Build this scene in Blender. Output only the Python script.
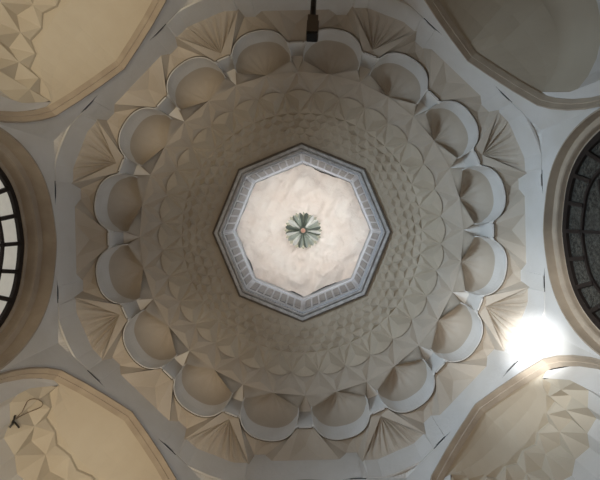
import bpy, math, random
from math import sin, cos, radians as rad, pi, hypot, atan2
from mathutils import Vector, noise

random.seed(7)
SC = bpy.context.scene
COL = SC.collection
for o in list(bpy.data.objects):
    bpy.data.objects.remove(o)

# ------------------------------------------------------------------ camera, world, light, exposure
F = 450.0                      # focal length in pixels of a 600 px wide frame
EYE = 1.5                      # eye height; heights "h" below are above the eye
CX, CY = 0.15, -0.27           # the photographer stands a little off the dome's axis
ZX, ZY = 309.0, 220.0          # where the zenith falls in the photograph
ROT = -1.3                     # the plan's turn in degrees

cam = bpy.data.cameras.new('camera')
cam.sensor_width = 36.0
cam.lens = F / 600 * 36.0
cam.shift_x = -(ZX - 300) / 600
cam.shift_y = (ZY - 240) / 600
cam.clip_start = 0.05
co = bpy.data.objects.new('camera', cam)
co.location = (CX, CY, EYE)
co.rotation_euler = (pi, 0, 0)  # looking straight up
COL.objects.link(co)
SC.camera = co

W = bpy.data.worlds.new('world')
SC.world = W
W.use_nodes = True
W.node_tree.nodes['Background'].inputs[0].default_value = (0.55, 0.6, 0.7, 1)
W.node_tree.nodes['Background'].inputs[1].default_value = 0.02

SC.view_settings.view_transform = 'Standard'
SC.view_settings.look = 'None'
SC.view_settings.gamma = 1
SC.view_settings.exposure = 0.0
SC.view_settings.use_curve_mapping = False


def lamp(name, kind, loc, target, power, color, **kw):
    d = bpy.data.lights.new(name, kind)
    d.energy = power
    d.color = color
    for k, v in kw.items():
        setattr(d, k, v)
    o = bpy.data.objects.new(name, d)
    o.location = loc
    v = Vector(target) - Vector(loc)
    o.rotation_euler = v.to_track_quat('-Z', 'Y').to_euler()
    COL.objects.link(o)
    return o


# added up-facing lamp standing in for light off the brown floor
lamp('floor_bounce_fill', 'AREA', (-0.5, 0.6, 0.3), (-0.9, 0.9, 9), 26, (1.0, 0.76, 0.5), shape='DISK', size=4.0, spread=rad(95))
# added cool lamps: an unseen one below the left window, weak fills elsewhere
lamp('left_cool_lamp', 'AREA', (-3.65, -0.2, 6.1), (3.9, 0.8, 9.4), 66, (0.66, 0.84, 1.0), shape='RECTANGLE', size=2.4, size_y=0.7, spread=rad(76))
lamp('far_cool_fill', 'AREA', (3.6, 0.6, 5.6), (-3.7, -0.2, 9.4), 9, (0.74, 0.85, 1.0), shape='RECTANGLE', size=2.0, size_y=0.7, spread=rad(90))
lamp('lower_cool_fill', 'AREA', (-0.6, 3.0, 5.4), (1.2, -3.6, 9.4), 1.0, (0.82, 0.89, 1.0), shape='RECTANGLE', size=2.0, size_y=0.7, spread=rad(70))
lamp('upper_cool_fill', 'AREA', (-0.8, -3.0, 5.4), (1.2, 3.6, 9.4), 6, (0.82, 0.89, 1.0), shape='RECTANGLE', size=2.0, size_y=0.7, spread=rad(80))
# floor floodlight thrown at the lower right corner, a wider and a hot inner beam
lamp('floodlight', 'SPOT', (-1.2, -0.9, 0.6), (3.85, 1.6, 8.9), 2000, (1.0, 0.95, 0.86), spot_size=rad(22), spot_blend=1.0, shadow_soft_size=0.12)
lamp('floodlight_beam', 'SPOT', (-1.0, -0.8, 0.6), (3.9, 1.83, 9.0), 9000, (0.95, 0.98, 1.0), spot_size=rad(7.6), spot_blend=0.9, shadow_soft_size=0.08)
# warm lamps standing near the corners
lamp('warm_lamp_low', 'SPOT', (-2.2, 1.6, 1.2), (-3.6, 3.6, 8.5), 950, (1.0, 0.85, 0.63), spot_size=rad(46), spot_blend=1.0, shadow_soft_size=0.3)
lamp('warm_lamp_high', 'SPOT', (-2.2, -1.6, 1.2), (-3.5, -3.5, 8.5), 950, (1.0, 0.86, 0.64), spot_size=rad(46), spot_blend=1.0, shadow_soft_size=0.3)
lamp('warm_lamp_right', 'SPOT', (1.9, 2.0, 1.0), (3.5, 3.5, 8.5), 170, (1.0, 0.7, 0.42), spot_size=rad(42), spot_blend=1.0, shadow_soft_size=0.3)


# ------------------------------------------------------------------ helpers
def z(h):
    return h + EYE


def P(R, deg, h):
    """pixel radius seen from below, bearing, height above the eye -> point round the dome's axis"""
    r = R * h / F
    a = rad(deg)
    return Vector((r * cos(a), r * sin(a), z(h)))


def PX(ix, iy, h):
    return Vector((CX + (ix - ZX) * h / F, CY + (iy - ZY) * h / F, z(h)))


def rotz(v, deg):
    a = rad(deg)
    return Vector((v.x * cos(a) - v.y * sin(a), v.x * sin(a) + v.y * cos(a), v.z))


class MB:
    def __init__(s):
        s.v = []
        s.f = []

    def p(s, v):
        s.v.append(Vector(v))
        return len(s.v) - 1

    def face(s, *pts):
        s.f.append([s.p(q) for q in pts])

    def pyr(s, pts, d):
        """a polygon folded up into a low pyramid (d towards the room)"""
        c = sum((Vector(q) for q in pts), Vector()) / len(pts)
        n = Vector((c.x * -0.12, c.y * -0.12, -1)).normalized()
        c = c + n * d
        for i in range(len(pts)):
            s.face(pts[i], pts[(i + 1) % len(pts)], c)

    def strip(s, a, b):
        for i in range(len(a) - 1):
            s.face(a[i], a[i + 1], b[i + 1], b[i])

    def ring(s, a, b):
        n = len(a)
        for i in range(n):
            j = (i + 1) % n
            s.face(a[i], a[j], b[j], b[i])

    def box(s, c, sx, sy, sz, M=None):
        q = []
        for dz in (-1, 1):
            for dx, dy in ((-1, -1), (1, -1), (1, 1), (-1, 1)):
                v = Vector((dx * sx / 2, dy * sy / 2, dz * sz / 2))
                if M:
                    v = M @ v
                q.append(v + Vector(c))
        i = [s.p(v) for v in q]
        for f in ((0, 3, 2, 1), (4, 5, 6, 7), (0, 1, 5, 4), (1, 2, 6, 5), (2, 3, 7, 6), (3, 0, 4, 7)):
            s.f.append([i[k] for k in f])

    def bar(s, a, b, w, d=None, n=4, up=(0, 0, 1)):
        """a bar from a to b: square (n=4) or round section"""
        a, b = Vector(a), Vector(b)
        t = (b - a).normalized()
        u = t.cross(Vector(up))
        if u.length < 1e-4:
            u = t.cross(Vector((0, 1, 0)))
        u.normalize()
        w2 = t.cross(u)
        d = d or w
        A, B = [], []
        for k in range(n):
            g = 2 * pi * (k + 0.5) / n
            m = 1.0 / cos(pi / n) if n == 4 else 1.0
            off = u * cos(g) * w / 2 * m + w2 * sin(g) * d / 2 * m
            A.append(a + off)
            B.append(b + off)
        s.ring(A, B)
        s.f.append([s.p(q) for q in reversed(A)])
        s.f.append([s.p(q) for q in B])

    def tube(s, pts, r, n=8):
        rings = []
        m = len(pts)
        for i, q in enumerate(pts):
            t = (Vector(pts[min(i + 1, m - 1)]) - Vector(pts[max(i - 1, 0)])).normalized()
            u = t.cross(Vector((0.13, 0.2, 0.97)))
            u.normalize()
            w = t.cross(u)
            rings.append([Vector(q) + u * r * cos(2 * pi * k / n) + w * r * sin(2 * pi * k / n) for k in range(n)])
        for i in range(m - 1):
            s.ring(rings[i], rings[i + 1])
        s.f.append([s.p(q) for q in rings[0]])
        s.f.append([s.p(q) for q in reversed(rings[-1])])

    def build(s, name, mat, parent=None, base=None, smooth=False, merge=True):
        base = Vector(base) if base else Vector((0, 0, 0))
        key, verts, remap = {}, [], []
        for v in s.v:
            k = (round(v.x, 4), round(v.y, 4), round(v.z, 4)) if merge else len(remap)
            if k not in key:
                key[k] = len(verts)
                verts.append(v - base)
            remap.append(key[k])
        faces = []
        for f in s.f:
            g = []
            for i in f:
                j = remap[i]
                if j not in g:
                    g.append(j)
            if len(g) > 2:
                faces.append(g)
        me = bpy.data.meshes.new(name)
        me.from_pydata([tuple(v) for v in verts], [], faces)
        me.materials.append(mat)
        if smooth:
            for p in me.polygons:
                p.use_smooth = True
        me.update()
        o = bpy.data.objects.new(name, me)
        COL.objects.link(o)
        if parent:
            o.parent = parent
        elif base.length:
            o.location = base
        return o


def empty(name, loc=(0, 0, 0), rz=0.0):
    o = bpy.data.objects.new(name, None)
    o.location = loc
    o.rotation_euler = (0, 0, rz)
    o.empty_display_size = 0.2
    COL.objects.link(o)
    return o


def tag(o, label=None, cat=None, group=None, kind=None):
    if label:
        o['label'] = label
    if cat:
        o['category'] = cat
    if group:
        o['group'] = group
    if kind:
        o['kind'] = kind
    return o


def copy_tree(o, parent=None):
    c = o.copy()
    COL.objects.link(c)
    if parent:
        c.parent = parent
    for ch in list(o.children):
        copy_tree(ch, c)
    return c


# ------------------------------------------------------------------ materials
def mat(name, col, rough=0.8, metal=0.0, var=0.0, vscale=3.0, col2=None, bump=0.0, bscale=30.0, bdist=0.02, emit=0.0, spec=0.5, coat=0.0):
    m = bpy.data.materials.new(name)
    m.use_nodes = True
    nt = m.node_tree
    b = nt.nodes['Principled BSDF']
    b.inputs['Base Color'].default_value = (*col, 1)
    b.inputs['Roughness'].default_value = rough
    b.inputs['Metallic'].default_value = metal
    b.inputs['Specular IOR Level'].default_value = spec
    b.inputs['Coat Weight'].default_value = coat
    tc = nt.nodes.new('ShaderNodeTexCoord')
    if var > 0:
        n = nt.nodes.new('ShaderNodeTexNoise')
        n.inputs['Scale'].default_value = vscale
        n.inputs['Detail'].default_value = 6
        nt.links.new(tc.outputs['Object'], n.inputs['Vector'])
        r = nt.nodes.new('ShaderNodeValToRGB')
        r.color_ramp.elements[0].position = 0.35
        r.color_ramp.elements[1].position = 0.68
        c2 = col2 or tuple(c * (1 - var) for c in col)
        r.color_ramp.elements[0].color = (*c2, 1)
        r.color_ramp.elements[1].color = (*col, 1)
        nt.links.new(n.outputs['Fac'], r.inputs['Fac'])
        nt.links.new(r.outputs['Color'], b.inputs['Base Color'])
    if bump > 0:
        n2 = nt.nodes.new('ShaderNodeTexNoise')
        n2.inputs['Scale'].default_value = bscale
        n2.inputs['Detail'].default_value = 5
        nt.links.new(tc.outputs['Object'], n2.inputs['Vector'])
        bp = nt.nodes.new('ShaderNodeBump')
        bp.inputs['Strength'].default_value = bump
        bp.inputs['Distance'].default_value = bdist
        nt.links.new(n2.outputs['Fac'], bp.inputs['Height'])
        nt.links.new(bp.outputs['Normal'], b.inputs['Normal'])
    if emit:
        b.inputs['Emission Color'].default_value = (*col, 1)
        b.inputs['Emission Strength'].default_value = emit
    return m


PLASTER = mat('white_plaster', (0.72, 0.71, 0.70), 0.42, var=0.1, vscale=1.6, col2=(0.65, 0.63, 0.60), bump=0.25, bscale=14)
SOFFITPL = mat('soffit_plaster_dimmed', (0.54, 0.48, 0.41), 0.6, var=0.1, vscale=1.4, col2=(0.48, 0.415, 0.34), bump=0.25, bscale=14)  # shells and soffits browned and darkened to stand in for weaker light there
DOMEPL = mat('dome_plaster_dimmed', (0.54, 0.475, 0.385), 0.7, var=0.1, vscale=2.0, col2=(0.48, 0.415, 0.33), bump=0.2, bscale=16)  # dome colour darkened in place of the side light falling off
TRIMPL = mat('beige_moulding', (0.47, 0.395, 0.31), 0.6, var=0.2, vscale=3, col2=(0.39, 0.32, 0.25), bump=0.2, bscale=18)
VAULTPL = mat('vault_plaster', (0.58, 0.525, 0.43), 0.75, var=0.1, vscale=1.2, col2=(0.53, 0.465, 0.37), bump=0.15, bscale=12)
SHEET = mat('cream_sheet', (0.80, 0.75, 0.70), 0.85, var=0.12, vscale=1.6, col2=(0.75, 0.665, 0.60), bump=1.0, bscale=4.5, bdist=0.08)
FRAMEM = mat('grey_frame', (0.66, 0.67, 0.69), 0.4, var=0.3, vscale=8, col2=(0.45, 0.45, 0.46), bump=0.15, bscale=40)
DARKLIP = mat('dark_lip', (0.20, 0.17, 0.14), 0.6, var=0.2, vscale=6)
DRUM = mat('pale_drum', (0.58, 0.61, 0.66), 0.5, bump=0.15, bscale=30)
TILE = mat('grey_tile', (0.25, 0.265, 0.29), 0.35, var=0.3, vscale=9, col2=(0.17, 0.18, 0.195))
DARK = mat('dark_void', (0.06, 0.045, 0.035), 0.9, var=0.2)
WOOD = mat('dark_window_wood', (0.016, 0.009, 0.007), 0.6, var=0.3, vscale=12)
PANE_L = mat('lit_frosted_glass', (0.66, 0.63, 0.55), 0.3, var=0.12, vscale=7, emit=0.42)
PANE_R = mat('dark_patterned_glass', (0.10, 0.098, 0.086), 0.25, var=0.75, vscale=22, col2=(0.035, 0.034, 0.03), bump=0.8, bscale=36)
MIRROR = mat('mirror_silver', (0.84, 0.86, 0.82), 0.22, metal=0.45)
MIRGRN = mat('mirror_green', (0.42, 0.47, 0.42), 0.25, metal=0.45)
MIRDRK = mat('mirror_dark', (0.17, 0.20, 0.17), 0.2, metal=0.6)
RED = mat('pink_boss', (0.62, 0.34, 0.27), 0.35)
BLACK = mat('black_metal', (0.012, 0.011, 0.01), 0.45)
CAMBODY = mat('brown_grey_housing', (0.17, 0.135, 0.10), 0.5, var=0.2)
LENS = mat('lens_black', (0.004, 0.004, 0.004), 0.15)
WIRE = mat('brown_wire', (0.15, 0.10, 0.06), 0.5)
FLOORM = mat('brown_floor', (0.25, 0.17, 0.11), 0.7, var=0.3, vscale=2)

# ------------------------------------------------------------------ setting: floor
m = MB()
oc = [Vector((7.5 * cos(rad(45 * k + 22.5)), 7.5 * sin(rad(45 * k + 22.5)), 0)) for k in range(8)]
m.f.append([m.p(v) for v in oc])
m.f.append([m.p(v - Vector((0, 0, 0.1))) for v in reversed(oc)])
m.ring(oc, [v - Vector((0, 0, 0.1)) for v in oc])
tag(m.build('floor', FLOORM), 'brown floor of the domed hall', 'floor', kind='structure')

# ------------------------------------------------------------------ dome shell: faceted star net
H_RIM = 8.2
LROT = -0.3


def prof(R):
    """height of the dome above the eye for a pixel radius"""
    tab = [(80, 9.80), (92, 9.76), (105, 9.67), (120, 9.53), (139, 9.30), (162, 8.98), (180, 8.85)]
    for (a, ha), (b, hb) in zip(tab, tab[1:]):
        if R <= b:
            t = (R - a) / (b - a)
            return ha + (hb - ha) * t
    return tab[-1][1]


def roct(deg):
    a = (deg + ROT - LROT) % 45 - 22.5
    return cos(rad(22.5)) / cos(rad(a))


def D(R, deg, dh=0.0, o=0.0):
    if o:
        R = R * (1 - o) + R * roct(deg) * 1.03 * o
    return P(R, deg, prof(R) + dh)


m = MB()
rings = [(120, 0.0, 0.0), (113, 0.5, 0.15), (105.5, 0.0, 0.35), (98.5, 0.5, 0.65), (92, 0.0, 0.9), (86, 0.5, 1.0)]
N = 64
jit = {}


def lat(j, i):
    i %= N
    if (j, i) not in jit:
        R, off, o = rings[j]
        dR = random.uniform(-0.8, 0.8) if 0 < j < 5 else 0
        da = random.uniform(-0.4, 0.4) if 0 < j < 5 else 0
        jit[(j, i)] = D(R + dR, (i + off) * 360 / N + da, random.uniform(-0.012, 0.012) if j < 5 else 0.0, o)
    return jit[(j, i)]


for j in range(len(rings) - 1):
    sh = 0 if rings[j][1] == 0 else 1
    for i in range(N):
        a, b = lat(j, i), lat(j, i + 1)
        c = lat(j + 1, i + sh)
        d0 = lat(j + 1, i + sh - 1)
        dd = (0.07, 0.065, 0.055, 0.04, 0.012)[j]
        m.pyr([a, b, c], dd * random.uniform(0.5, 1.3))
        m.pyr([a, c, d0], -dd * random.uniform(0.1, 0.7))
# scale-shaped panels at the foot of the dome, 32 of them
A1 = 360 / 32


def CUSP(k):
    return D(139, (k + 0.5) * A1, 0.05)


m2 = MB()
for k in range(32):
    a0 = k * A1
    inn, il, ir = D(120, a0), D(120, a0 - A1 / 2), D(120, a0 + A1 / 2)
    # inner vertices are those of the 64-net
    inn, il, ir = lat(0, 2 * k), lat(0, 2 * k - 1), lat(0, 2 * k + 1)
    cl, cr = CUSP(k - 1), CUSP(k)
    # curved outer edge of the scale, hanging a little lower than the cusps
    edge = [cl] + [D(139 + 4.5 * (1 - (2 * t - 1) ** 2) ** 0.9, a0 + (t - 0.5) * A1, -0.03 * (1 - (2 * t - 1) ** 2)) for t in (0.12, 0.3, 0.5, 0.7, 0.88)] + [cr]
    top = [v + Vector((0, 0, 0.055)) for v in edge]
    top[0], top[-1] = cl, cr
    mid = D(133, a0, -0.085)
    for i in range(len(edge) - 1):
        m.face(edge[i], edge[i + 1], mid)
    m.face(cl, mid, inn)
    m.face(mid, cr, inn)
    m.pyr([cl, inn, il], 0.05)
    m.pyr([cr, ir, inn], 0.05)
    m.strip(edge, top)
    # lower facets down to the ring of niches
    low = D(162, a0)
    lowm = D(150, a0, -0.06)
    for i in range(len(top) - 1):
        m2.face(top[i], top[i + 1], lowm)
    m2.face(cl, lowm, low)
    m2.face(lowm, cr, low)
    nx = D(162, a0 + A1)
    m2.pyr([cr, low, nx], 0.06)
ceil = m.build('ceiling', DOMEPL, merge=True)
ceil.rotation_euler.z = rad(ROT)
tag(ceil, 'shallow plaster dome folded into a net of small facets', 'dome', kind='structure')

m2.build('facet_ring', SOFFITPL, ceil)


# piers between the niches, part of the dome
def sect(R, y, h):
    """sector frame: pixel offset outward R and sideways y at height h"""
    return Vector((R * h / F, y * h / F, z(h)))


KA = 1.9
for k in range(16):
    m = MB()
    b0, b1 = P(192, -KA, H_RIM), P(192, KA, H_RIM)
    t0, t1 = P(178, -KA - 0.1, 8.88), P(178, KA + 0.1, 8.88)
    g = D(162, 0)
    m.face(b0, b1, t1, t0)
    m.face(t0, t1, g)
    q0, q1 = P(193.5, -KA, H_RIM), P(193.5, KA, H_RIM)
    m.face(b0, b1, q1, q0)
    m.face(q0, q1, q1 + Vector((0, 0, .14)), q0 + Vector((0, 0, .14)))
    pr = m.build('pier', PLASTER, ceil)
    pr.rotation_euler.z = rad(22.5 * k)

# ------------------------------------------------------------------ the ring of sixteen scalloped niches
PHIS = [-108 + 216 * i / 36 for i in range(37)]


def niche_xy(phi, g=0.0):
    """pixel offsets of the niche outline in its sector frame; g grows it"""
    c, s_ = cos(rad(phi)), sin(rad(phi))
    e = 0.86                                 # slightly squared curve
    cc = math.copysign(abs(c) ** e, c)
    ss = math.copysign(abs(s_) ** e, s_)
    return 180 + (28 + g) * cc, (29 + g) * ss


def rim_h(phi):
    t = max(0.0, (abs(phi) - 70) / 38)
    return H_RIM + 0.42 * min(1, t)


NB = sect(200, 0, H_RIM)


def niche_meshes():
    rim, lip, lipo, lipt, wt = [], [], [], [], []
    for i, ph in enumerate(PHIS):
        x, y = niche_xy(ph)
        h = rim_h(ph)
        v = sect(x, y, h)
        rim.append(v)
        xo, yo = niche_xy(ph, 0.9)
        lipo.append(sect(xo, yo, h))
        lipt.append(sect(xo, yo, h) + Vector((0, 0, 0.13)))
        hw = 8.56 + 0.04 * cos(rad(ph))
        ww = Vector((v.x - 0.035 * cos(rad(ph)) - 0.01, v.y * 0.965, z(hw)))
        wt.append(ww)
    w = MB()
    midr = [a.lerp(b, 0.5) + Vector((0.012, 0, 0)) for a, b in zip(rim, wt)]
    w.strip(rim, midr)
    w.strip(midr, wt)
    cut = [i for i, ph in enumerate(PHIS) if abs(ph) <= 72]
    w.strip([rim[i] for i in cut], [lipo[i] for i in cut])
    w.strip([lipo[i] for i in cut], [lipt[i] for i in cut])
    # cheeks that tie the hood to the piers
    for sgn in (-1, 1):
        ids = [i for i, ph in enumerate(PHIS) if sgn * ph >= 65]
        if sgn < 0:
            ids = ids[::-1]
        K0, K1 = P(192, sgn * (11.25 - KA), H_RIM), P(178, sgn * (11.25 - KA - 0.1), 8.88)
        n = len(ids)
        line = [K0.lerp(K1, i / (n - 1)) for i in range(n)]
        w.strip([rim[i] for i in ids], line)
    # fluted shell
    s = MB()
    apex = D(162, 0)
    n = len(PHIS)
    lv = [i / 12 for i in range(12)]
    rows = []
    fold = [0.0] * n
    rr = random.Random(3)
    for i in range(n):
        fold[i] = (rr.uniform(0.014, 0.034) if i % 4 == 0 else rr.uniform(-0.008, 0.004))
    for t in lv:
        row = []
        for i in range(n):
            g = t * pi / 2
            th = (1 - cos(g)) * 0.75 + t * 0.25
            tz = sin(g)
            q = Vector((wt[i].x + (apex.x - wt[i].x) * th, wt[i].y + (apex.y - wt[i].y) * th, wt[i].z + (apex.z - wt[i].z) * tz))
            q.z += 0.07 * sin(pi * t) - fold[i] * sin(pi * t)
            row.append(q)
        rows.append(row)
    for a, b in zip(rows, rows[1:]):
        s.strip(a, b)
    for i in range(n - 1):
        s.face(rows[-1][i], rows[-1][i + 1], apex)
    for sgn in (-1, 1):
        i = 0 if sgn < 0 else n - 1
        K1 = P(178, sgn * (11.25 - KA - 0.1), 8.88)
        G = D(162, sgn * 11.25)
        s.face(wt[i], rim[i], K1)
        s.face(wt[i], K1, G)
        s.pyr([wt[i], G, apex], 0.015)
        edge = [r[i] for r in rows] + [apex]
        for k in range(1, len(edge) - 1):
            s.face(wt[i], edge[k], edge[k + 1])
    return w, s


w, s = niche_meshes()
proto = empty('scalloped_niche', NB)
w.build('rim_wall', PLASTER, proto, NB)
s.build('fluted_shell', SOFFITPL, proto, NB, smooth=True)
# bearings 11.25 + 22.5 k, clockwise in the picture from the right
LAB16 = [
    'scalloped niche at the right of the ring, just below the right window axis',
    'scalloped niche between the dome and the glaring floodlit corner fan',
    'scalloped niche with bright rim just above the lower right arch point',
    'right one of the two scalloped niches above the bottom arch but one, towards the lower right arch',
    'right one of the two lowest scalloped niches in the ring',
    'left one of the two lowest scalloped niches in the ring',
    'scalloped niche right of the lower left arch point',
    'scalloped niche above the lower left arch point',
    'scalloped niche at the left of the ring, just below the left window axis',
    'scalloped niche at the left of the ring, just above the left window axis',
    'dim scalloped niche below the upper left arch point',
    'dim scalloped niche right of the upper left arch point',
    'scalloped niche at the top of the ring, first left of the camera rod',
    'scalloped niche at the top of the ring, partly hidden by the camera rod',
    'scalloped niche left of the upper right arch point',
    'scalloped niche below the upper right arch point',
]
LAB16[3] = 'scalloped niche left of the lower right arch point, near the bottom edge'
# the sixteenth faces the right window from above its axis
BEAR = [11.25 + 22.5 * k for k in range(16)]
LABEL_BY_BEARING = {
    0: LAB16[0], 1: 'scalloped niche between the dome and the glaring floodlit corner fan',
    2: LAB16[3], 3: LAB16[4], 4: LAB16[5], 5: LAB16[6], 6: LAB16[7], 7: LAB16[8], 8: LAB16[9], 9: LAB16[10],
    10: LAB16[11], 11: LAB16[12], 12: LAB16[13], 13: LAB16[14], 14: LAB16[15],
    15: 'scalloped niche at the right of the ring, just above the right window axis'}
for k in range(16):
    o = proto if k == 0 else copy_tree(proto)
    a = BEAR[k] + ROT
    o.location = rotz(NB, a)
    o.rotation_euler = (0, 0, rad(a))
    tag(o, LABEL_BY_BEARING[k], 'niche', 'scalloped niches ringing the dome')

# ------------------------------------------------------------------ walls, second tier, arches
AP = 4.0                        # inradius of the octagonal hall
HS = AP * math.tan(rad(22.5))   # half a side
H_CR = 7.38                     # where the wall meets the second tier
SIDES = ['right', 'bottom_right', 'bottom', 'bottom_left', 'left', 'top_left', 'top', 'top_right']
H_FAN = 7.9


def arch_half(diag):
    if diag:
        pts = [(0, 7.36), (0.42, 7.22), (0.83, 7.06), (1.22, 6.87), (1.36, 6.68), (1.48, 6.42), (1.565, 6.12), (1.61, 5.8), (1.63, 5.3)]
    else:
        pts = []
        for i in range(22):
            w_ = 1.63 * sin(i / 21 * pi / 2)
            u = max(0.0, 1 - (w_ / 1.63) ** 2.6)
            pts.append((w_, 5.6 + 1.7 * u ** 0.5 + 0.04 - 0.05 * min(1, w_ / 0.5)))
    pts.append((1.63, -EYE))
    return pts


def arch_full(diag, inset=0.0):
    h = arch_half(diag)
    if inset:
        out = []
        for i, (w_, hh) in enumerate(h):
            a = h[max(0, i - 1)]
            b = h[min(len(h) - 1, i + 1)]
            if i == 0:
                nx, ny = 0.0, 1.0
            elif i == len(h) - 1:
                nx, ny = 1.0, 0.0
            else:
                tx, ty = b[0] - a[0], b[1] - a[1]
                L = hypot(tx, ty)
                nx, ny = -ty / L, tx / L
            out.append((w_ - nx * inset, hh - ny * inset if i < len(h) - 1 else hh))
        h = out
    return [(-a, b) for a, b in reversed(h[1:])] + h


def contour(sgn=1):
    """outer edge of the niche tier in a side's frame, from the side's axis to the corner, h a little above the rim"""
    hh = H_RIM + 0.05
    pts = [P(193.5 + 0.8, 0, hh), P(193.5 + 0.8, KA, hh)]
    for i, ph in enumerate(PHIS):
        if abs(ph) <= 72:
            x, y = niche_xy(ph, 1.9)
            v = sect(x, y, hh)
            pts.append((ph, rotz(v, 11.25)))
    pts += [P(194.3, 22.5 - KA, hh), P(194.3, 22.5, hh)]
    return pts


def mir(v, sgn):
    return Vector((v.x, v.y * sgn, v.z))


def fan_r(t):
    return min(AP / cos(rad(t)), AP / cos(rad(45 - t)), 4.2)


T14 = math.degrees(math.atan2(1.0, AP))
FTH = [T14 + (45 - 2 * T14) * i / 28 for i in range(29)]
F0 = P(198, 22.5, H_RIM + 0.06)


def wall_upper(sgn, band, soff):
    C = contour()
    E = [q[1] for q in C if isinstance(q, tuple)]
    PH = [q[0] for q in C if isinstance(q, tuple)]
    C0, C1 = C[0], C[1]
    K0, KC = C[-2], C[-1]
    up = Vector((0, 0, 0.09))
    T0, T1 = Vector((AP, 0, z(8.0))), Vector((AP, 0.60, z(8.0)))
    Q1, Q2 = Vector((AP, 0.735, z(8.2))), Vector((AP, 0.935, z(8.2)))
    B0 = Vector((AP, 1.0, z(H_FAN)))
    Mf = lambda *pts: soff.face(*[mir(p, sgn) for p in pts])
    Bf = lambda *pts: band.face(*[mir(p, sgn) for p in pts])
    # triangular soffit with a folded middle
    m0 = P(211, 0, 8.19)
    t_mid = Vector((AP, 0.3, z(8.0)))
    Mf(C0, C1, m0)
    Mf(C1, T1, t_mid, m0)
    Mf(m0, t_mid, T0)
    # lighter steep facets between triangle and pilaster
    j1 = min(range(len(PH)), key=lambda i: abs(PH[i] + 42))
    j2 = min(range(len(PH)), key=lambda i: abs(PH[i] + 12))
    j3 = min(range(len(PH)), key=lambda i: abs(PH[i] - 12))
    j4 = min(range(len(PH)), key=lambda i: abs(PH[i] - 42))
    Mf(C1, E[0], T1)
    for i in range(0, j1):
        Mf(E[i], E[i + 1], T1)
    Mf(E[j1], Q1, T1)
    for i in range(j1, j2):
        Mf(E[i], E[i + 1], Q1)
    sqm = (E[j2] + E[j3] + Q1 + Q2) / 4 + up * 0.6
    Mf(E[j2], sqm, Q1)
    for i in range(j2, j3):
        Mf(E[i], E[i + 1], sqm)
    Mf(E[j3], Q2, sqm)
    Mf(Q1, sqm, Q2)
    for i in range(j3, j4):
        Mf(E[i], E[i + 1], Q2)
    Mf(E[j4], B0, Q2)
    for i in range(j4, len(E) - 1):
        Mf(E[i], E[i + 1], B0)
    Mf(E[-1], K0, B0)
    Mf(K0, F0, B0)
    Mf(K0, KC, F0)
    # groove behind the rim
    line = [C0, C1] + E + [K0, KC]
    for a, b in zip(line, line[1:]):
        Mf(a, b, b + up, a + up)
    # wall band above the arch
    Bf(Vector((AP, 0, z(H_CR))), Vector((AP, 0.60, z(H_CR))), T1, T0)
    q1b, q2b = Vector((AP, 0.735, z(H_CR + 0.018))), Vector((AP, 0.935, z(H_CR + 0.022)))
    Bf(Vector((AP, 0.60, z(H_CR))), q1b, Q1, T1)
    # the pilaster stands a little proud
    px = Vector((-0.012, 0, 0))
    Bf(q1b + px, q2b + px, Q2 + px, Q1 + px)
    Bf(q1b, q1b + px, Q1 + px, Q1)
    Bf(q2b + px, q2b, Q2, Q2 + px)
    dk = Vector((0.05, 0, 0.14))
    Bf(q1b, q2b, q2b + dk, q1b + dk)
    Bf(Q1, Q2, Q2 + px, Q1 + px)
    Bf(q2b, Vector((AP, 1.0, z(H_CR + 0.022))), B0, Q2)


def wall_lower(diag, wall):
    full = arch_full(diag)
    half = arch_half(diag)
    outs = []
    dirs = [atan2(w_, hh - 5.4) for w_, hh in half]
    ca = atan2(HS, H_CR - 5.4)
    ci = min(range(len(half)), key=lambda i: abs(dirs[i] - ca))
    for i, (w_, hh) in enumerate(half):
        if i == ci:
            outs.append((HS, H_CR))
        elif i < ci:
            outs.append((HS * (sin(dirs[i] / ca * pi / 2) * 0.2 + 0.8 * dirs[i] / ca), H_CR))
        else:
            outs.append((HS, min(hh, H_CR - 0.01)))
    for sgn in (-1, 1):
        for i in range(len(half) - 1):
            a, b = half[i], half[i + 1]
            c, d = outs[i], outs[i + 1]
            wall.face(*[Vector((AP, sgn * q[0], z(q[1]))) for q in (a, b, d, c)])
    # shallow ledge under the second tier near the corners (the dark joint)
    for sgn in (-1, 1):
        a = [Vector((AP, sgn * 0.74, z(H_CR))), Vector((AP, sgn * HS, z(H_CR)))]


def tube_profile(prof_, diag):
    """sweep (x, inset) pairs round the arch"""
    mb = MB()
    rows = []
    for x, ins in prof_:
        rows.append([Vector((x, w_, z(hh))) for w_, hh in arch_full(diag, ins)])
    for a, b in zip(rows, rows[1:]):
        mb.strip(a, b)
    return mb


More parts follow.
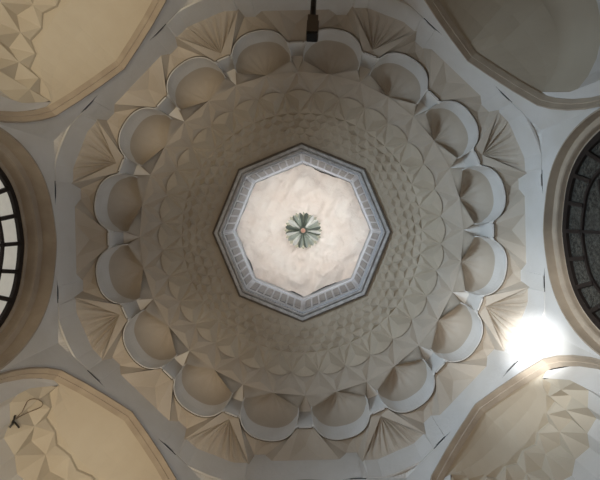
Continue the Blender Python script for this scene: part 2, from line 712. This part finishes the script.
NICE = {'right': 'right', 'left': 'left', 'top': 'top', 'bottom': 'bottom', 'top_left': 'upper left', 'top_right': 'upper right',
        'bottom_left': 'lower left', 'bottom_right': 'lower right'}
for k, side in enumerate(SIDES):
    diag = k % 2 == 1
    wm, sm = MB(), MB()
    wall_lower(diag, wm)
    for sgn in (-1, 1):
        wall_upper(sgn, wm, sm)
    wo = wm.build('wall_' + side, PLASTER)
    wo.rotation_euler.z = rad(45 * k + ROT)
    tag(wo, 'white plaster wall above the %s arch' % NICE[side], 'wall', kind='structure')
    sm.build('stepped_soffit', SOFFITPL, wo)
    # arch moulding
    if diag:
        pr = [(AP - 0.02, -0.035), (AP - 0.025, 0.0), (AP + 0.06, 0.005), (AP + 0.065, 0.02), (AP + 0.15, 0.025), (AP + 0.155, 0.0)]
    else:
        pr = [(AP - 0.02, -0.035), (AP - 0.025, 0.0), (AP + 0.19, 0.0), (AP + 0.2, 0.03), (AP + 0.215, 0.09), (AP + 0.25, 0.10), (AP + 0.37, 0.10), (AP + 0.38, 0.16), (AP + 0.5, 0.165)]
    if k == 0:
        pr = [(AP + (x - AP) * 0.6 if x > AP else x, i_ * 0.85) for x, i_ in pr]
    t = tube_profile(pr, diag).build('trim_%d' % (k + 1), TRIMPL)
    t.rotation_euler.z = rad(45 * k + ROT)
    tag(t, 'beige moulded edge of the %s arch' % NICE[side], 'arch moulding', kind='structure')

# ------------------------------------------------------------------ eight corner fans of the second tier
FB = Vector((4.1 * cos(rad(22.5)), 4.1 * sin(rad(22.5)), z(H_CR)))
wmb, smb = MB(), MB()
bot = [Vector((fan_r(t) * cos(rad(t)), fan_r(t) * sin(rad(t)), z(H_CR + 0.04 - 0.018 * (1 - abs(t - 22.5) / 8.5)))) for t in FTH]
top = [Vector((v.x - 0.03 * cos(rad(22.5)), v.y - 0.03 * sin(rad(22.5)), z(H_FAN + 0.05 * (1 - abs(t - 22.5) / 8.5)))) for v, t in zip(bot, FTH)]
top[0] = Vector((AP, 1.0, z(H_FAN)))
top[-1] = rotz(Vector((AP, -1.0, z(H_FAN))), 45)
ctr = Vector((cos(rad(22.5)), sin(rad(22.5)), 0))
wmb.strip(bot, top)
# joint: lip and slit up behind it
out = [v + ctr * 0.03 for v in bot]
wmb.strip(bot, out)
wmb.strip(out, [v + Vector((0, 0, 0.16)) for v in out])
# outer ledge to the corner of the walls
led = [Vector((min(AP / cos(rad(t)), AP / cos(rad(45 - t))) * cos(rad(t)), min(AP / cos(rad(t)), AP / cos(rad(45 - t))) * sin(rad(t)), z(H_CR))) for t in FTH]
wmb.strip([v + Vector((0, 0, 0.05)) for v in out], led)
n = len(FTH)
rows = []
rf = random.Random(5)
ffold = [0.0 if i in (0, n - 1) else (rf.uniform(0.025, 0.07) if i % 4 == 2 else (rf.uniform(-0.035, -0.01) if i % 4 == 0 else rf.uniform(-0.01, 0.03))) for i in range(n)]
for t, g in ((0.0, 0.0), (0.12, 0.8), (0.3, 1.0), (0.55, 0.9), (0.78, 0.5)):
    row = []
    for i in range(n):
        q = top[i].lerp(F0, t)
        q = q + Vector((0, 0, 0.1 * sin(pi * t) ** 0.8 - ffold[i] * g))
        row.append(q)
    rows.append(row)
for a, b in zip(rows, rows[1:]):
    smb.strip(a, b)
for i in range(n - 1):
    smb.face(rows[-1][i], rows[-1][i + 1], F0)
fan = empty('corner_fan', FB)
wmb.build('rim_wall', PLASTER, fan, FB)
smb.build('pleated_shell', SOFFITPL, fan, FB)
FANLAB = [
    'pleated fan under the glaring floodlight, between right window and lower right arch',
    'pleated plaster fan between the lower right arch and the bottom arch',
    'pleated plaster fan between the bottom arch and the lower left arch',
    'dim pleated plaster fan between the lower left arch and the left window',
    'dim pleated plaster fan between the left window and the upper left arch',
    'dark pleated fan at the top edge, between upper left arch and camera rod',
    'dark pleated fan at the top edge, between camera rod and upper right arch',
    'grey pleated plaster fan between the upper right arch and the right window',
]
for k in range(8):
    o = fan if k == 0 else copy_tree(fan)
    a = 45 * k + ROT
    o.location = rotz(FB, a)
    o.rotation_euler = (0, 0, rad(a))
    tag(o, FANLAB[k], 'pleated fan', 'pleated fans in the corners of the hall')


# ------------------------------------------------------------------ half vaults behind the four diagonal arches
def vault(k, label, d0, w0, h0c, teeth, amp, smooth=False, d1=0.26, fold=0.0):
    """panel behind the arch, tiers of folded cells, back wall"""
    root = empty('half_vault', rotz(Vector((AP + 0.15, 0, z(5.0))), 45 * k + ROT), rad(45 * k + ROT))
    base = Vector((AP + 0.15, 0, z(5.0)))
    tag(root, label, 'half vault', 'half vaults behind the diagonal arches')
    n = teeth * 2
    wf = w0 + 0.12
    half = arch_half(True)
    up, outer = [], []
    for a, b in zip(half, half[1:]):
        if b[0] <= wf:
            up.append(a)
        elif a[0] <= wf < b[0]:
            u = (wf - a[0]) / (b[0] - a[0])
            q = (wf, a[1] + (b[1] - a[1]) * u)
            up += [a, q]
            outer = [q, b]
        else:
            outer.append(b)
    up = [(-a, b) for a, b in reversed(up[1:])] + up

    def resamp(pts, nn):
        L = [0.0]
        for a, b in zip(pts, pts[1:]):
            L.append(L[-1] + (Vector(b) - Vector(a)).length)
        out = []
        for i in range(nn + 1):
            s_ = L[-1] * i / nn
            for q in range(len(L) - 1):
                if s_ <= L[q + 1] + 1e-9:
                    out.append(Vector(pts[q]).lerp(Vector(pts[q + 1]), (s_ - L[q]) / max(1e-9, L[q + 1] - L[q])))
                    break
        return out

    x0 = AP + 0.155
    ps = [-90 + 180 * i / n for i in range(n + 1)]

    def rg(dx, wy, hc, hs_, amp_, ph):
        out = []
        for i, p in enumerate(ps):
            s_ = 1 + (amp_ if (i + ph) % 2 else -amp_)
            if i in (0, n):
                s_ = 1
            out.append(Vector((x0 + 0.03 + dx * cos(rad(p)) * s_, wy * sin(rad(p)) * s_, z(hc + (hs_ - hc) * abs(sin(rad(p))) ** 2))))
        return out

    r0 = rg(d0, w0, h0c, 6.9, amp, 0)
    r1 = rg(d0 + d1 * 0.8, w0 + 0.13, h0c - 0.16, 6.66, amp * 1.1, 1)
    r2 = rg(d0 + d1 * 1.5, w0 + 0.23, h0c - 0.46, 6.3, amp * 0.8, 0)
    front = [Vector((x0, q.x, q.y + EYE)) for q in resamp(up, n)]
    pm = MB()
    rows = [front]
    rs = rg(d0 * 0.9, w0 * 0.93, h0c + 0.01, 6.92, 0.0, 0)
    rs[0], rs[-1] = r0[0], r0[-1]
    if smooth:
        rs = r0
    for t in (0.3, 0.65, 1.0):
        rows.append([a.lerp(b, t) + Vector((0, 0, 0.05 * sin(pi * t) * cos(rad(ps[i])) + (-fold * (1 - t) if i == n // 2 else 0))) for i, (a, b) in enumerate(zip(front, rs))])
    rows.append(r0)
    for a, b in zip(rows, rows[1:]):
        pm.strip(a, b)
    pm.build('panel', VAULTPL, root, base)
    # step edge
    st = [v + Vector((0, 0, -0.05)) for v in r0]
    if smooth:
        st = r0
    else:
        e = MB()
        e.strip(r0, st)
        e.build('step', VAULTPL, root, base)
    if smooth:
        c = MB()
        mid = [a.lerp(b, 0.5) + Vector((0.03, 0, 0.05)) for a, b in zip(r0, r1)]
        mid[0], mid[-1] = r0[0].lerp(r1[0], 0.5), r0[-1].lerp(r1[-1], 0.5)
        c.strip(r0, mid)
        c.strip(mid, r1)
        c.strip(r1, r2)
        c.build('cove', VAULTPL, root, base, smooth=True)
        st = r0
    else:
        # first tier: each tooth a folded diamond cell
        for i in range(0, n - 1, 2):
            c = MB()
            cen = (st[i] + st[i + 2] + r1[i + 1]) / 3 + Vector((0, 0, 0.02))
            c.face(st[i], st[i + 1], r1[i + 1])
            c.face(st[i + 1], st[i + 2], r1[i + 1])
            c.face(st[i], r1[i + 1], r1[i])
            c.face(st[i + 2], r1[i + 2], r1[i + 1])
            c.build('muqarnas_cell', VAULTPL, root, base)
        for i in range(0, n - 1, 2):
            c = MB()
            c.face(r1[i], r1[i + 1], r2[i])
            c.face(r1[i + 1], r2[i + 1], r2[i])
            c.face(r1[i + 1], r1[i + 2], r2[i + 2])
            c.face(r1[i + 1], r2[i + 2], r2[i + 1])
            c.build('muqarnas_cell', VAULTPL, root, base)
    # back wall of the recess, down to the floor
    b = MB()
    lo = [Vector((v.x, v.y, 0.0)) for v in r2]
    b.strip(r2, lo)
    # jambs joining the arch
    for sgn, i in ((1, n), (-1, 0)):
        b.strip(resamp([r0[i], r1[i], r2[i], Vector((r2[i].x, r2[i].y, z(5.3))), lo[i]], 16), resamp([Vector((x0, sgn * w_, z(hh))) for w_, hh in outer], 16))
    b.build('back_wall', PLASTER, root, base)
    return root


vault(1, 'brown half vault behind the lower right arch, with crisp folded cells', 0.72, 1.02, 7.1, 8, 0.055)
vault(3, 'cream half vault behind the lower left arch, with a wire loop hanging on it', 0.80, 1.1, 7.05, 7, 0.045)
vault(5, 'cream half vault behind the upper left arch, with faint zigzag steps', 1.0, 1.12, 6.92, 8, 0.05)
vault(7, 'dark smooth half vault behind the upper right arch', 1.05, 1.15, 6.95, 8, 0.0, smooth=True, fold=0.1)

# plain recess behind the top and bottom arches
for k in (2, 6):
    b = MB()
    full = arch_full(False, 0.165)
    a = [Vector((AP + 0.5, w_, z(hh))) for w_, hh in full]
    c = [Vector((AP + 0.9, w_ * 0.98, z(hh - 0.02))) for w_, hh in full]
    b.strip(a, c)
    b.f.append([b.p(v) for v in c])
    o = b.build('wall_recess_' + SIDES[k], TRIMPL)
    o.rotation_euler.z = rad(45 * k + ROT)
    tag(o, 'shaded recess behind the %s arch' % SIDES[k], 'recess', kind='structure')


# ------------------------------------------------------------------ arched lattice windows
def window(k, num, label, pane):
    X = AP + (0.24 if k == 0 else 0.42)
    base = Vector((X, 0, z(5.0)))
    root = empty('window_%d' % num, rotz(base, 45 * k + ROT), rad(45 * k + ROT))
    tag(root, label, 'window', kind='structure')
    dI = -0.03 if k == 0 else 0.0

    def cut(ins, hmin=3.0):
        pts = [q for q in arch_full(False, ins + dI) if q[1] > hmin]
        s0, s1 = pts[0], pts[-1]
        return [(s0[0], hmin)] + pts + [(s1[0], hmin)]

    def band(mb, i0, i1, x0, x1):
        a, b = cut(i0), cut(i1)
        A0 = [Vector((x0, w_, z(h_))) for w_, h_ in a]
        B0_ = [Vector((x0, w_, z(h_))) for w_, h_ in b]
        A1_ = [Vector((x1, w_, z(h_))) for w_, h_ in a]
        B1_ = [Vector((x1, w_, z(h_))) for w_, h_ in b]
        mb.strip(A0, B0_)
        mb.strip(A1_, B1_)
        mb.strip(A0, A1_)
        mb.strip(B0_, B1_)

    f = MB()
    band(f, 0.15, 0.255, X - 0.03, X + 0.05)
    f.bar((X, -1.5, z(3.0)), (X, 1.5, z(3.0)), 0.08)
    f.build('frame', WOOD, root, base)
    l = MB()
    band(l, 0.60, 0.65, X - 0.015, X + 0.03)
    # spokes between the two arcs, evenly along the arc
    A, B = cut(0.23), cut(0.62)

    def resample(pts, nn):
        L = [0.0]
        for a, b in zip(pts, pts[1:]):
            L.append(L[-1] + hypot(b[0] - a[0], b[1] - a[1]))
        out = []
        for i in range(nn + 1):
            s_ = L[-1] * i / nn
            for j in range(len(L) - 1):
                if s_ <= L[j + 1] + 1e-9:
                    u = (s_ - L[j]) / max(1e-9, L[j + 1] - L[j])
                    out.append((pts[j][0] + (pts[j + 1][0] - pts[j][0]) * u, pts[j][1] + (pts[j + 1][1] - pts[j][1]) * u))
                    break
        return out

    nn = 22
    for a, b in zip(resample(A, nn), resample(B, nn)):
        l.bar((X, a[0], z(a[1])), (X, b[0], z(b[1])), 0.06, 0.06, up=(1, 0, 0))
    # inner lattice: arcs springing from the sides, a vertical bar on the axis
    ci = cut(0.62)
    topi = max(q[1] for q in ci)
    l.bar((X, 0, z(3.0)), (X, 0, z(topi + 0.28)), 0.045, 0.05, up=(1, 0, 0))

    def inside(w_, h_):
        for (a, b), (c, d) in zip(ci, ci[1:]):
            if a <= w_ <= c and c > a:
                return h_ <= b + (d - b) * (w_ - a) / (c - a)
        return False

    for c0 in (-0.9, 0.9):
        for rr in (0.75, 1.35, 2.0):
            prev = None
            for g in range(0, 41):
                an = pi * g / 40
                w_, h_ = c0 + rr * cos(an), 4.3 + rr * sin(an)
                if inside(w_, h_):
                    if prev:
                        l.bar((X, prev[0], z(prev[1])), (X, w_, z(h_)), 0.038, 0.05, up=(1, 0, 0))
                    prev = (w_, h_)
                else:
                    prev = None
    l.build('lattice', WOOD, root, base)
    g = MB()
    a = cut(0.2)
    g.f.append([g.p((X + 0.02, w_, z(h_))) for w_, h_ in a])
    g.f.append([g.p((X + 0.03, w_, z(h_))) for w_, h_ in reversed(a)])
    g.build('glass', pane, root, base)
    # wall under the window
    s_ = MB()
    s_.box((X, 0, z(0.75)), 0.12, 3.1, 4.5)
    s_.build('sill_wall', PLASTER, root, base)


window(4, 1, 'arched dark lattice window at the left with pale lit panes', PANE_L)
window(0, 2, 'arched dark lattice window at the right with dark patterned panes', PANE_R)

# ------------------------------------------------------------------ octagonal lantern on the crown
LA = [45 * i for i in range(8)]


def octo(R, h):
    return [P(R, a, h) for a in LA]


LB = Vector((0, 0, z(9.69)))
lan = empty('octagonal_lantern', LB, rad(LROT))
tag(lan, 'octagonal lantern at the crown of the dome with a band of grey squares', 'lantern')
m = MB()
lo = [octo(90.2, 9.78), octo(89.6, 9.71), octo(88.6, 9.70), octo(88.2, 9.73)]
for a, b in zip(lo, lo[1:]):
    m.ring(a, b)
m.build('outer_lip', DARKLIP, lan, LB)
m = MB()
lo = [octo(88.2, 9.73), octo(87.8, 9.69), octo(84.8, 9.69), octo(84.3, 9.78), octo(83.7, 9.78), octo(83.2, 9.71), octo(81.6, 9.71), octo(81.0, 9.76)]
for a, b in zip(lo, lo[1:]):
    m.ring(a, b)
m.build('moulding', FRAMEM, lan, LB)
H_T = 11.76
DR = 81.0 * 9.76 / F
for i in range(8):
    m = MB()
    a0, a1 = rad(LA[i]), rad(LA[i] + 45)
    v0, v1 = Vector((DR * cos(a0), DR * sin(a0), 0)), Vector((DR * cos(a1), DR * sin(a1), 0))
    zz = lambda v, h: Vector((v.x, v.y, z(h)))
    m.face(zz(v0, 9.76), zz(v1, 9.76), zz(v1, H_T + 0.2), zz(v0, H_T + 0.2))
    nrm = -(v0 + v1).normalized()
    # thin fillets above and below the squares
    for h0, h1, t in ((9.78, 9.93, 0.03), (11.3, 11.5, 0.03)):
        p = [zz(v0, h0), zz(v1, h0), zz(v1, h1), zz(v0, h1)]
        q = [v + nrm * t for v in p]
        m.face(*q)
        m.ring(p, q)
    side = m.build('drum_side', DRUM, lan, LB)
    np_ = 7
    for j in range(np_):
        c = MB()
        u0, u1 = (j + 0.11) / np_, (j + 0.89) / np_
        u0, u1 = 0.03 + 0.94 * u0, 0.03 + 0.94 * u1
        A, B = v0.lerp(v1, u0), v0.lerp(v1, u1)
        q0 = [zz(A, 10.09), zz(B, 10.09), zz(B, 11.1), zz(A, 11.1)]
        A2, B2 = v0.lerp(v1, u0 + 0.008) + nrm * 0.015, v0.lerp(v1, u1 - 0.008) + nrm * 0.015
        q1 = [zz(A2, 10.13), zz(B2, 10.13), zz(B2, 11.06), zz(A2, 11.06)]
        c.ring(q0, q1)
        c.face(*q1)
        c.build('square_panel', TILE, side, LB)
m = MB()
top = [Vector((DR * 1.03 * cos(rad(a)), DR * 1.03 * sin(rad(a)), z(H_T + 0.2))) for a in LA]
m.f.append([m.p(v) for v in top])
m.build('roof_board', DARK, lan, LB)
# daylight entering the lantern through its eight sides
for i in range(8):
    a = rad(LA[i] + 22.5)
    r = DR * cos(rad(22.5)) - 0.25
    lamp('lantern_daylight', 'AREA', (r * cos(a), r * sin(a), z(10.25)), (0.75 * cos(a), 0.75 * sin(a), z(11.7)), (3.6, 3.0, 2.4, 2.6, 3.2, 3.9, 3.5, 3.2)[i], (1.0, 0.98, 0.95), shape='RECTANGLE', size=0.9, size_y=0.4, spread=rad(120))

# crumpled cream sheet closing the lantern
m = MB()
NR, NA = 22, 128


def sheet_pt(i, j):
    a = 360 * j / NA
    q = (a % 45) - 22.5
    R = DR * cos(rad(22.5)) / cos(rad(q)) * i / NR
    gap = 0.0
    sidei = int(a // 45) % 8
    u = (a % 45) / 45
    if i == NR:
        gap = 0.006 + 0.006 * noise.noise((a * 0.2, 3.1, 0))
        if (sidei == 6 and 0.2 < u < 0.75) or (sidei == 2 and 0.05 < u < 0.3) or (sidei == 1 and 0.3 < u < 0.85) or (sidei == 3 and 0.15 < u < 0.4):
            gap += 0.016
        R = R * (1 - gap)
    x, y = R * cos(rad(a)), R * sin(rad(a))
    h = H_T - 0.03 + 0.10 * noise.noise((x * 1.7, y * 1.7, 0.3)) + 0.10 * noise.noise((x * 4.2, y * 4.2, 1.7))
    h += 0.16 * abs(noise.noise((x * 3 + y * 2.0, y * 1.1, 5.0)))
    return Vector((x, y, z(h)))


for i in range(NR):
    for j in range(NA):
        if i == 0:
            m.face(sheet_pt(0, j), sheet_pt(1, j), sheet_pt(1, j + 1))
        else:
            m.face(sheet_pt(i, j), sheet_pt(i + 1, j), sheet_pt(i + 1, (j + 1)), sheet_pt(i, (j + 1)))
sh = m.build('ceiling_sheet', SHEET, smooth=True)
sh.rotation_euler.z = rad(LROT)
tag(sh, 'crumpled cream sheet stretched across the top of the octagonal lantern', 'sheet')

# ------------------------------------------------------------------ mirror rosette
RB = Vector((0, 0, z(H_T - 0.02)))
ros = empty('mirror_rosette', RB)
tag(ros, 'silver green mirror rosette with petals at the centre of the cream sheet', 'rosette')
m = MB()
NP = 16
r_in, r_out = 0.10, 0.455
disc = []
for j in range(NP * 4):
    a = 2 * pi * j / (NP * 4)
    rr = r_out * (1.0 + 0.05 * cos(NP * a * 1.0) + 0.03 * cos(32 * a))
    disc.append(Vector((rr * cos(a), rr * sin(a), z(H_T - 0.07))))
m.f.append([m.p(v) for v in disc])
m.ring(disc, [v * 0.98 + Vector((0, 0, 0.06 + v.z * 0.02)) for v in disc])
m.build('backing', MIRGRN, ros, RB)
for j in range(NP):
    a = 2 * pi * (j + 0.5) / NP
    da = pi / NP
    pm = MB()

    def pp(r, g, h):
        return Vector((r * cos(a + g), r * sin(a + g), z(H_T - h)))

    hi, ho = 0.17, 0.09
    L = [pp(r_in, -da * 0.9, hi - 0.02), pp(0.25, -da * 0.96, 0.135), pp(0.38, -da * 0.9, 0.105), pp(0.44, -da * 0.5, ho)]
    R_ = [pp(r_in, da * 0.9, hi - 0.02), pp(0.25, da * 0.96, 0.135), pp(0.38, da * 0.9, 0.105), pp(0.44, da * 0.5, ho)]
    tw = random.uniform(-0.25, 0.25)
    Mi = [pp(r_in, da * tw, hi + 0.02), pp(0.25, da * tw, 0.18), pp(0.38, da * tw, 0.15), pp(0.47, 0, ho)]
    pm.strip(L, Mi)
    pm.strip(Mi, R_)
    pt = pm.build('petal', (MIRROR, MIRGRN, MIRROR, MIRGRN, MIRROR, MIRDRK, MIRGRN)[(j * 3 + j // 3) % 7], ros, RB)
    pt.data.materials.append((MIRDRK, MIRGRN, MIRROR)[(j * 5 + j // 4) % 3])
    for q, pg in enumerate(pt.data.polygons):
        pg.material_index = 1 if q >= 3 else 0
m = MB()
prev = None
for hh, rr in ((0.13, 0.115), (0.19, 0.105), (0.22, 0.07)):
    ring_ = [Vector((rr * cos(2 * pi * q / 12), rr * sin(2 * pi * q / 12), z(H_T - hh))) for q in range(12)]
    if prev:
        m.ring(prev, ring_)
    prev = ring_
m.f.append([m.p(v) for v in prev])
m.build('collar', MIRDRK, ros, RB)
m = MB()
prev = None
for hh, rr in ((0.21, 0.055), (0.25, 0.06), (0.29, 0.045), (0.31, 0.015)):
    ring_ = [Vector((rr * cos(2 * pi * q / 12), rr * sin(2 * pi * q / 12), z(H_T - hh))) for q in range(12)]
    if prev:
        m.ring(prev, ring_)
    prev = ring_
m.f.append([m.p(v) for v in prev])
tag(m.build('boss', RED, ros, RB), 'pinkish boss')

# ------------------------------------------------------------------ camera on a rod at the top
hA, hB = 6.55, 6.62
bA = PX(312.0, 35.5, hA)
bB = PX(313.0, 19.0, hB + 0.12)
camo = empty('surveillance_camera', bB)
tag(camo, 'dark boxy camera on a rod reaching in from the top edge', 'camera')
ax = (bA - bB).normalized()
m = MB()
m.bar(bB, bA, 0.155, 0.15)
m.build('housing', CAMBODY, camo, bB)
m = MB()
m.bar(bA - ax * 0.005, bA + ax * 0.05, 0.15, 0.145)
m.build('lens_face', LENS, camo, bB)
m = MB()
m.bar(bB - ax * 0.02 + Vector((0, 0, 0.085)), bA + ax * 0.06 + Vector((0, 0, 0.095)), 0.18, 0.02)
m.build('sun_hood', CAMBODY, camo, bB)
wallp = rotz(Vector((0.12, -AP, z(7.52))), ROT)
wallp.x = PX(314, 0, 7.52).x
m = MB()
el = bB + Vector((0, -0.03, 0.03))
m.tube([wallp, PX(313.6, 2, 7.1), PX(313.2, 9, 6.92), el, bB + ax * 0.03], 0.045, 10)
m.build('rod', BLACK, camo, bB)
m = MB()
m.bar(wallp + Vector((0, -0.01, 0)), wallp + Vector((0, 0.03, 0)), 0.14, 0.14, n=12)
m.build('wall_plate', BLACK, camo, bB)

# ------------------------------------------------------------------ wire loop with dark clip in the lower left vault
bpy.context.view_layer.update()
dg = bpy.context.evaluated_depsgraph_get()


def hit(ix, iy, off=0.03):
    o = Vector((CX, CY, EYE))
    d = (PX(ix, iy, 1.0) - o).normalized()
    r = SC.ray_cast(dg, o, d)
    if r[0]:
        return r[1] - d * off
    return PX(ix, iy, 6.5)


hb = hit(14, 422, 0.0)
hk = empty('wire_loop', hb)
tag(hk, 'thin brown wire loop with a black clip stuck on the lower left half vault', 'wire')
m = MB()
pts = [hit(x, y, 0.035) for x, y in ((17, 417), (22, 412), (27, 401.5), (30, 399.5), (34, 398.8), (38, 399.5), (42, 402), (43, 404.5), (41, 407), (36, 409.5), (28, 412.5), (21, 416), (16, 419))]
m.tube(pts, 0.0055, 6)
m.build('loop', WIRE, hk, hb)
m = MB()
m.tube([hit(13.5, 420, 0.03), hit(12.5, 423.5, 0.07), hit(9.5, 427.5, 0.1)], 0.017, 8)
m.tube([hit(15, 415.5, 0.04), hit(13.5, 421, 0.06), hit(19, 427.5, 0.07)], 0.013, 8)
m.build('clip', BLACK, hk, hb)
